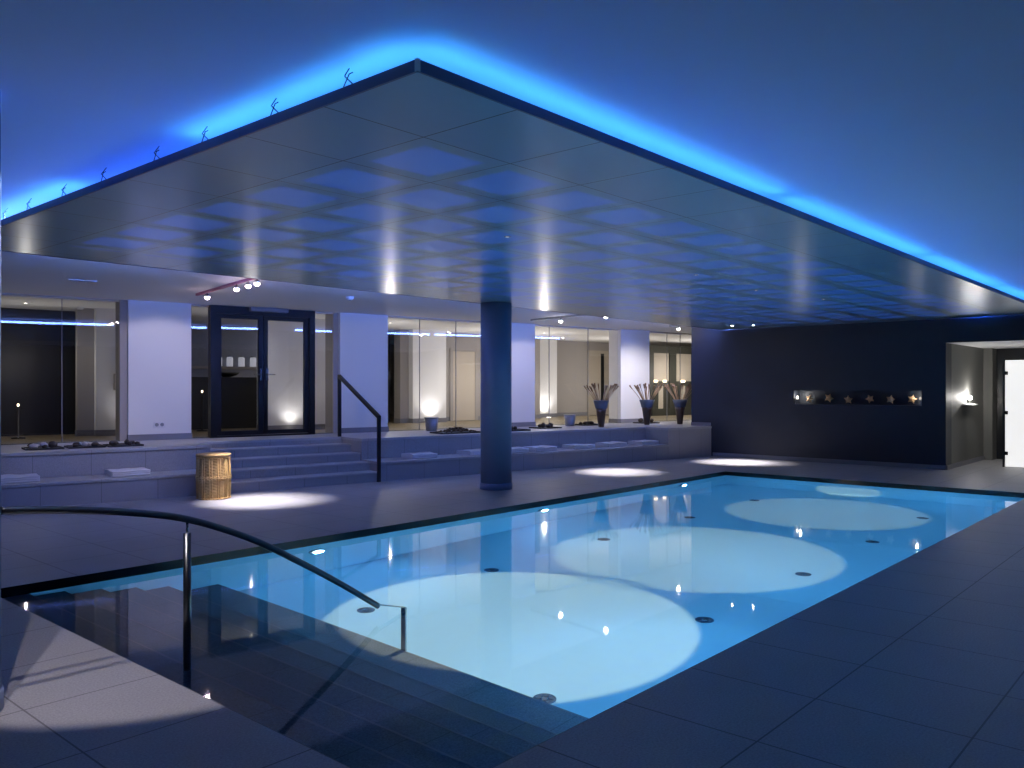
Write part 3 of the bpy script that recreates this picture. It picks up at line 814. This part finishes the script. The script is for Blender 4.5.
niche_lamp(7.105, -1, 'small bright lamp at the bench-side end of the starfish niche', 'bulb_small')
niche_lamp(4.645, 1, 'small lamp at the corridor end of the starfish niche', 'lens_dim')

# ------------------------------------------------------------------ lamps
def spot(name, loc, aim, energy, size, blend, col=(1, .93, .86), soft=.03, caustic=False, scale=None):
    l = bpy.data.lights.new(name, 'SPOT'); l.energy = energy; l.spot_size = R(size); l.spot_blend = blend; l.color = col; l.shadow_soft_size = soft
    if caustic: l.cycles.is_caustics_light = True
    o = bpy.data.objects.new(name, l); COL.objects.link(o); o.location = loc
    o.rotation_euler = (Vector(aim)-Vector(loc)).to_track_quat('-Z', 'Y').to_euler()
    if scale: o.scale = scale
    return o
def area(name, loc, aim, energy, size, col, sy=None):
    l = bpy.data.lights.new(name, 'AREA'); l.energy = energy; l.color = col; l.size = size
    if sy: l.shape = 'RECTANGLE'; l.size_y = sy
    else: l.shape = 'DISK'
    o = bpy.data.objects.new(name, l); COL.objects.link(o); o.location = loc
    o.rotation_euler = (Vector(aim)-Vector(loc)).to_track_quat('-Z', 'Y').to_euler(); return o
def point(name, loc, energy, col, soft=.04):
    l = bpy.data.lights.new(name, 'POINT'); l.energy = energy; l.color = col; l.shadow_soft_size = soft
    o = bpy.data.objects.new(name, l); COL.objects.link(o); o.location = loc; return o

def downlight(x, y, z, lb, group, r0=.035, lens='lens'):
    r = empty('downlight', (x, y, z))
    m = M(); m.lathe([(r0*.62, -.004), (r0, -.004), (r0*1.05, 0), (r0*.62, 0)][:3], 'grey', 24); m.build('trim_ring', r)
    m = M(); m.lathe([(.001, -.0055), (r0*.55, -.0055), (r0*.55, -.004)], lens, 20); m.build('lens', r)
    return tag(r, lb, 'downlight', group)

# four narrow spots in the panel throw the discs of light through the water
WHITE = (1, .76, .42)
for k, (x, y, ax, ay, pw, sz) in enumerate(((5.30, 4.72, 5.30, 4.70, 900, 46), (8.52, 4.70, 8.48, 4.70, 460, 46.5), (12.10, 4.60, 12.10, 4.60, 330, 41))):
    spot('pool_spot', (x, y, PZ-.02), (ax, ay, -1.35), pw, sz, .10, WHITE, .02, True)
    downlight(x, y, PZ, 'tiny round spotlight in the ceiling panel over the pool, '+('nearest the steps', 'over mid pool', 'nearest the dark wall')[k], 'panel spots over the pool', .028, 'lens_dim')
spot('pool_spot', (10.4, 4.85, PZ-.02), (13.50, 4.95, WZ), 1700, 13, .2, WHITE, .02, True)
downlight(10.4, 4.85, PZ, 'tiny round spotlight in the ceiling panel tilted at the far pool end', 'panel spots over the pool', .028, 'lens_dim')
for x, s_, nm in uw:
    area('pool_lamp_glow', (x, QY1-.05, -.42), (x, QY0, -1.0), 24, .12, (.13, .50, 1))
    area('pool_lamp_glow', (x, QY0+.05, -.42), (x, QY1, -1.0), 47, .12, (.13, .50, 1))  # added lamps hidden under the deck edge, blue fill for the pool
    uo = uw_lamp(x, -1); tag(uo, 'small added lamp in the pool wall under the near deck, '+{'nearest the pool steps': 'nearest the steps', 'the middle one of three': 'middle one', 'nearest the dark wall': 'nearest the dark wall'}[nm], 'pool lamp', 'added lamps in the deck-side pool wall')

# track lights on the white ceiling
def track(s, n0, n1, heads, lb, mt, rm='steel'):
    r = empty('track_light', W(s, n0, CZ), TH); L = n1-n0
    m = M(); m.box(-.018, .018, 0, L, -.036, -.001, rm); m.build('rail', r)
    for n in heads:
        m = M(); m.tube([(0, n-n0, -.03), (0, n-n0, -.055)], .006, 'steel', 8)
        m.lathe([(.012, -.05), (.03, -.058), (.034, -.095), (.028, -.097)], 'steel', 20, (0, n-n0, 0)); h = m.build('lamp_head', r)
        m = M(); m.ball((0, n-n0, -.104), .036, .036, .028, mt, 2); m.build('bulb', h)
    return tag(r, lb, 'track light')
track(-2.73, -1.95, .75, (.25, -1.02, -1.46, -1.78), 'pinkish track light with four bulbs over the basket', 'bulb_pink', 'pink')
track(4.30, -.95, 1.40, (.45, -.85), 'track light with two bulbs on the ceiling past the round column', 'bulb')
track(7.85, .30, .75, (.49,), 'short single-bulb track light near the dark wall', 'bulb')
HP = (1, .88, .95); HW = (1, .93, .96)
zl = CZ-.13
spot('track_spot', W(-2.73, .25, zl), W(-2.85, 2.4, 1.3), 85, 70, .35, HP)
spot('track_spot', W(-2.73, -1.02, zl), (6.30, 10.08, 0), 1150, 40, 1, HW)
spot('track_spot', W(-2.73, -1.46, zl), W(.95, 2.4, 1.3), 110, 40, .6, HP)
spot('track_spot', W(-2.73, -1.78, zl), W(-4.3, 1.2, .67), 110, 55, .8, HP)
spot('track_spot', W(4.30, .45, zl), W(4.9, 2.4, 1.6), 90, 55, .4, HP)
spot('track_spot', W(4.30, -.85, zl), (12.72, 8.62, 0), 1150, 36, 1, HW)
spot('track_spot', W(7.85, .49, zl), W(8.35, 2.4, 1.25), 300, 74, .9, HW)
spot('panel_spot', (16.02, 8.0, PZ-.02), (16.0, 7.95, 0), 1000, 38, 1, HW)
downlight(16.02, 8.0, PZ, 'small bright recessed spotlight in the ceiling panel beside the dark wall, bench side', 'panel spots by the dark wall', .035, 'bulb')
downlight(16.16, 7.6, PZ, 'small bright recessed spotlight in the ceiling panel beside the dark wall, corridor side', 'panel spots by the dark wall', .035, 'bulb')
spot('panel_spot', (16.16, 7.6, PZ-.02), (16.16, 7.6, 0), 300, 40, 1, HW)
for x, y, nm in ((1.13, 3.90, 'nearest the deck middle'), (1.20, 4.20, 'nearest the round column')):
    spot('deck_spot', (x, y, CZ-.02), (2.35, 4.95, 0), 84, 46, .18, (1, .89, .90), .006)
    downlight(x, y, CZ, 'small recessed spotlight in the ceiling above the pool steps deck, '+nm, 'ceiling spots over the deck', .035, 'lens_dim')

# lobby light
def floor_light(s, n, lb):
    r = empty('floor_uplight', W(s, n, TZ), TH)
    m = M(); m.lathe([(.09, .0), (.09, .006), (.07, .008)], 'steel', 24); m.build('ring', r)
    m = M(); m.lathe([(.068, .006), (.068, .010), (.03, .012)], 'bulb_small', 24); m.build('lens', r)
    tag(r, lb, 'uplight', 'floor uplights in the lobby')
for s, n, e, lb in ((.10, 3.80, 70, 'bright floor uplight behind the glass door'), (4.35, 5.29, 150, 'floor uplight at the white lobby wall behind the first zinc bucket'),
                    (8.95, 6.39, 180, 'floor uplight at the white lobby wall past the round column'), (-2.85, 4.0, 60, 'floor uplight at the white lobby block beside the socket pillar')):
    floor_light(s, n, lb)
    spot('uplight', W(s, n, TZ+.03), W(s, n+.06, CZ), e*.22, 125, 1, (1, .96, .94), .03)
for s, n, e in ((-4.6, 3.95, 22), (-1.0, 3.2, 14), (2.4, 4.0, 55), (5.6, 4.3, 75), (7.3, 4.6, 80), (10.6, 5.0, 95), (13.2, 4.2, 130)):
    p = W(s, n, CZ); downlight(p[0], p[1], CZ, 'round warm downlight in the lobby ceiling behind the glazing' , 'lobby ceiling downlights', .05)
    spot('lobby_light', W(s, n, CZ-.03), W(s, n, 0), e*.5, 150, .6, (1, .95, .88), .02)
    point('lobby_fill', W(s, n, 2.0), e*.42, (1, .95, .90), 0)

# corridor sconce on the grey wall
sc = empty('wall_sconce', (18.69, 4.2, 1.34))
m = M(); m.box(-.06, .06, -.02, 0, -.10, .06, 'steel'); m.build('back_plate', sc, bevel=.004)
m = M(); m.ball((0, -.055, .0), .035, .035, .045, 'bulb', 2); m.build('bulb', sc)
m = M(); m.box(-.42, .42, -.11, 0, -.145, -.125, 'white'); m.build('shelf', sc, bevel=.003)
tag(sc, 'bright bare bulb sconce over a thin shelf on the grey corridor wall', 'sconce')
point('sconce_glow', (18.69, 4.05, 1.36), 14, (1, .97, .92), .04)
for y, e in ((7.02, 2.0), (4.73, 1.3)): point('niche_glow', (17.19, y, 1.38), e, (1, .95, .88), .02)

# ------------------------------------------------------------------ world, camera, view
wd = bpy.data.worlds.new('night'); SC.world = wd; wd.use_nodes = True
wd.node_tree.nodes['Background'].inputs[0].default_value = (.02, .03, .06, 1); wd.node_tree.nodes['Background'].inputs[1].default_value = .3
cam = bpy.data.cameras.new('camera'); co = bpy.data.objects.new('camera', cam); COL.objects.link(co)
cam.sensor_fit = 'HORIZONTAL'; cam.sensor_width = 36; cam.lens = 831/1024*36; cam.shift_y = 3.5/1024
cam.clip_start = .05; cam.clip_end = 200
co.location = (0, 0, 1.55); co.rotation_euler = (R(90), 0, R(41.37-90)); SC.camera = co
vs_ = SC.view_settings; vs_.view_transform = 'Standard'; vs_.look = 'None'; vs_.gamma = 1; vs_.use_curve_mapping = False; vs_.exposure = .35
cy = SC.cycles
cy.use_denoising = True; cy.max_bounces = 14; cy.diffuse_bounces = 5; cy.glossy_bounces = 6; cy.transmission_bounces = 8; cy.transparent_max_bounces = 24
cy.sample_clamp_indirect = 4; cy.blur_glossy = .3; cy.caustics_reflective = False; cy.caustics_refractive = True
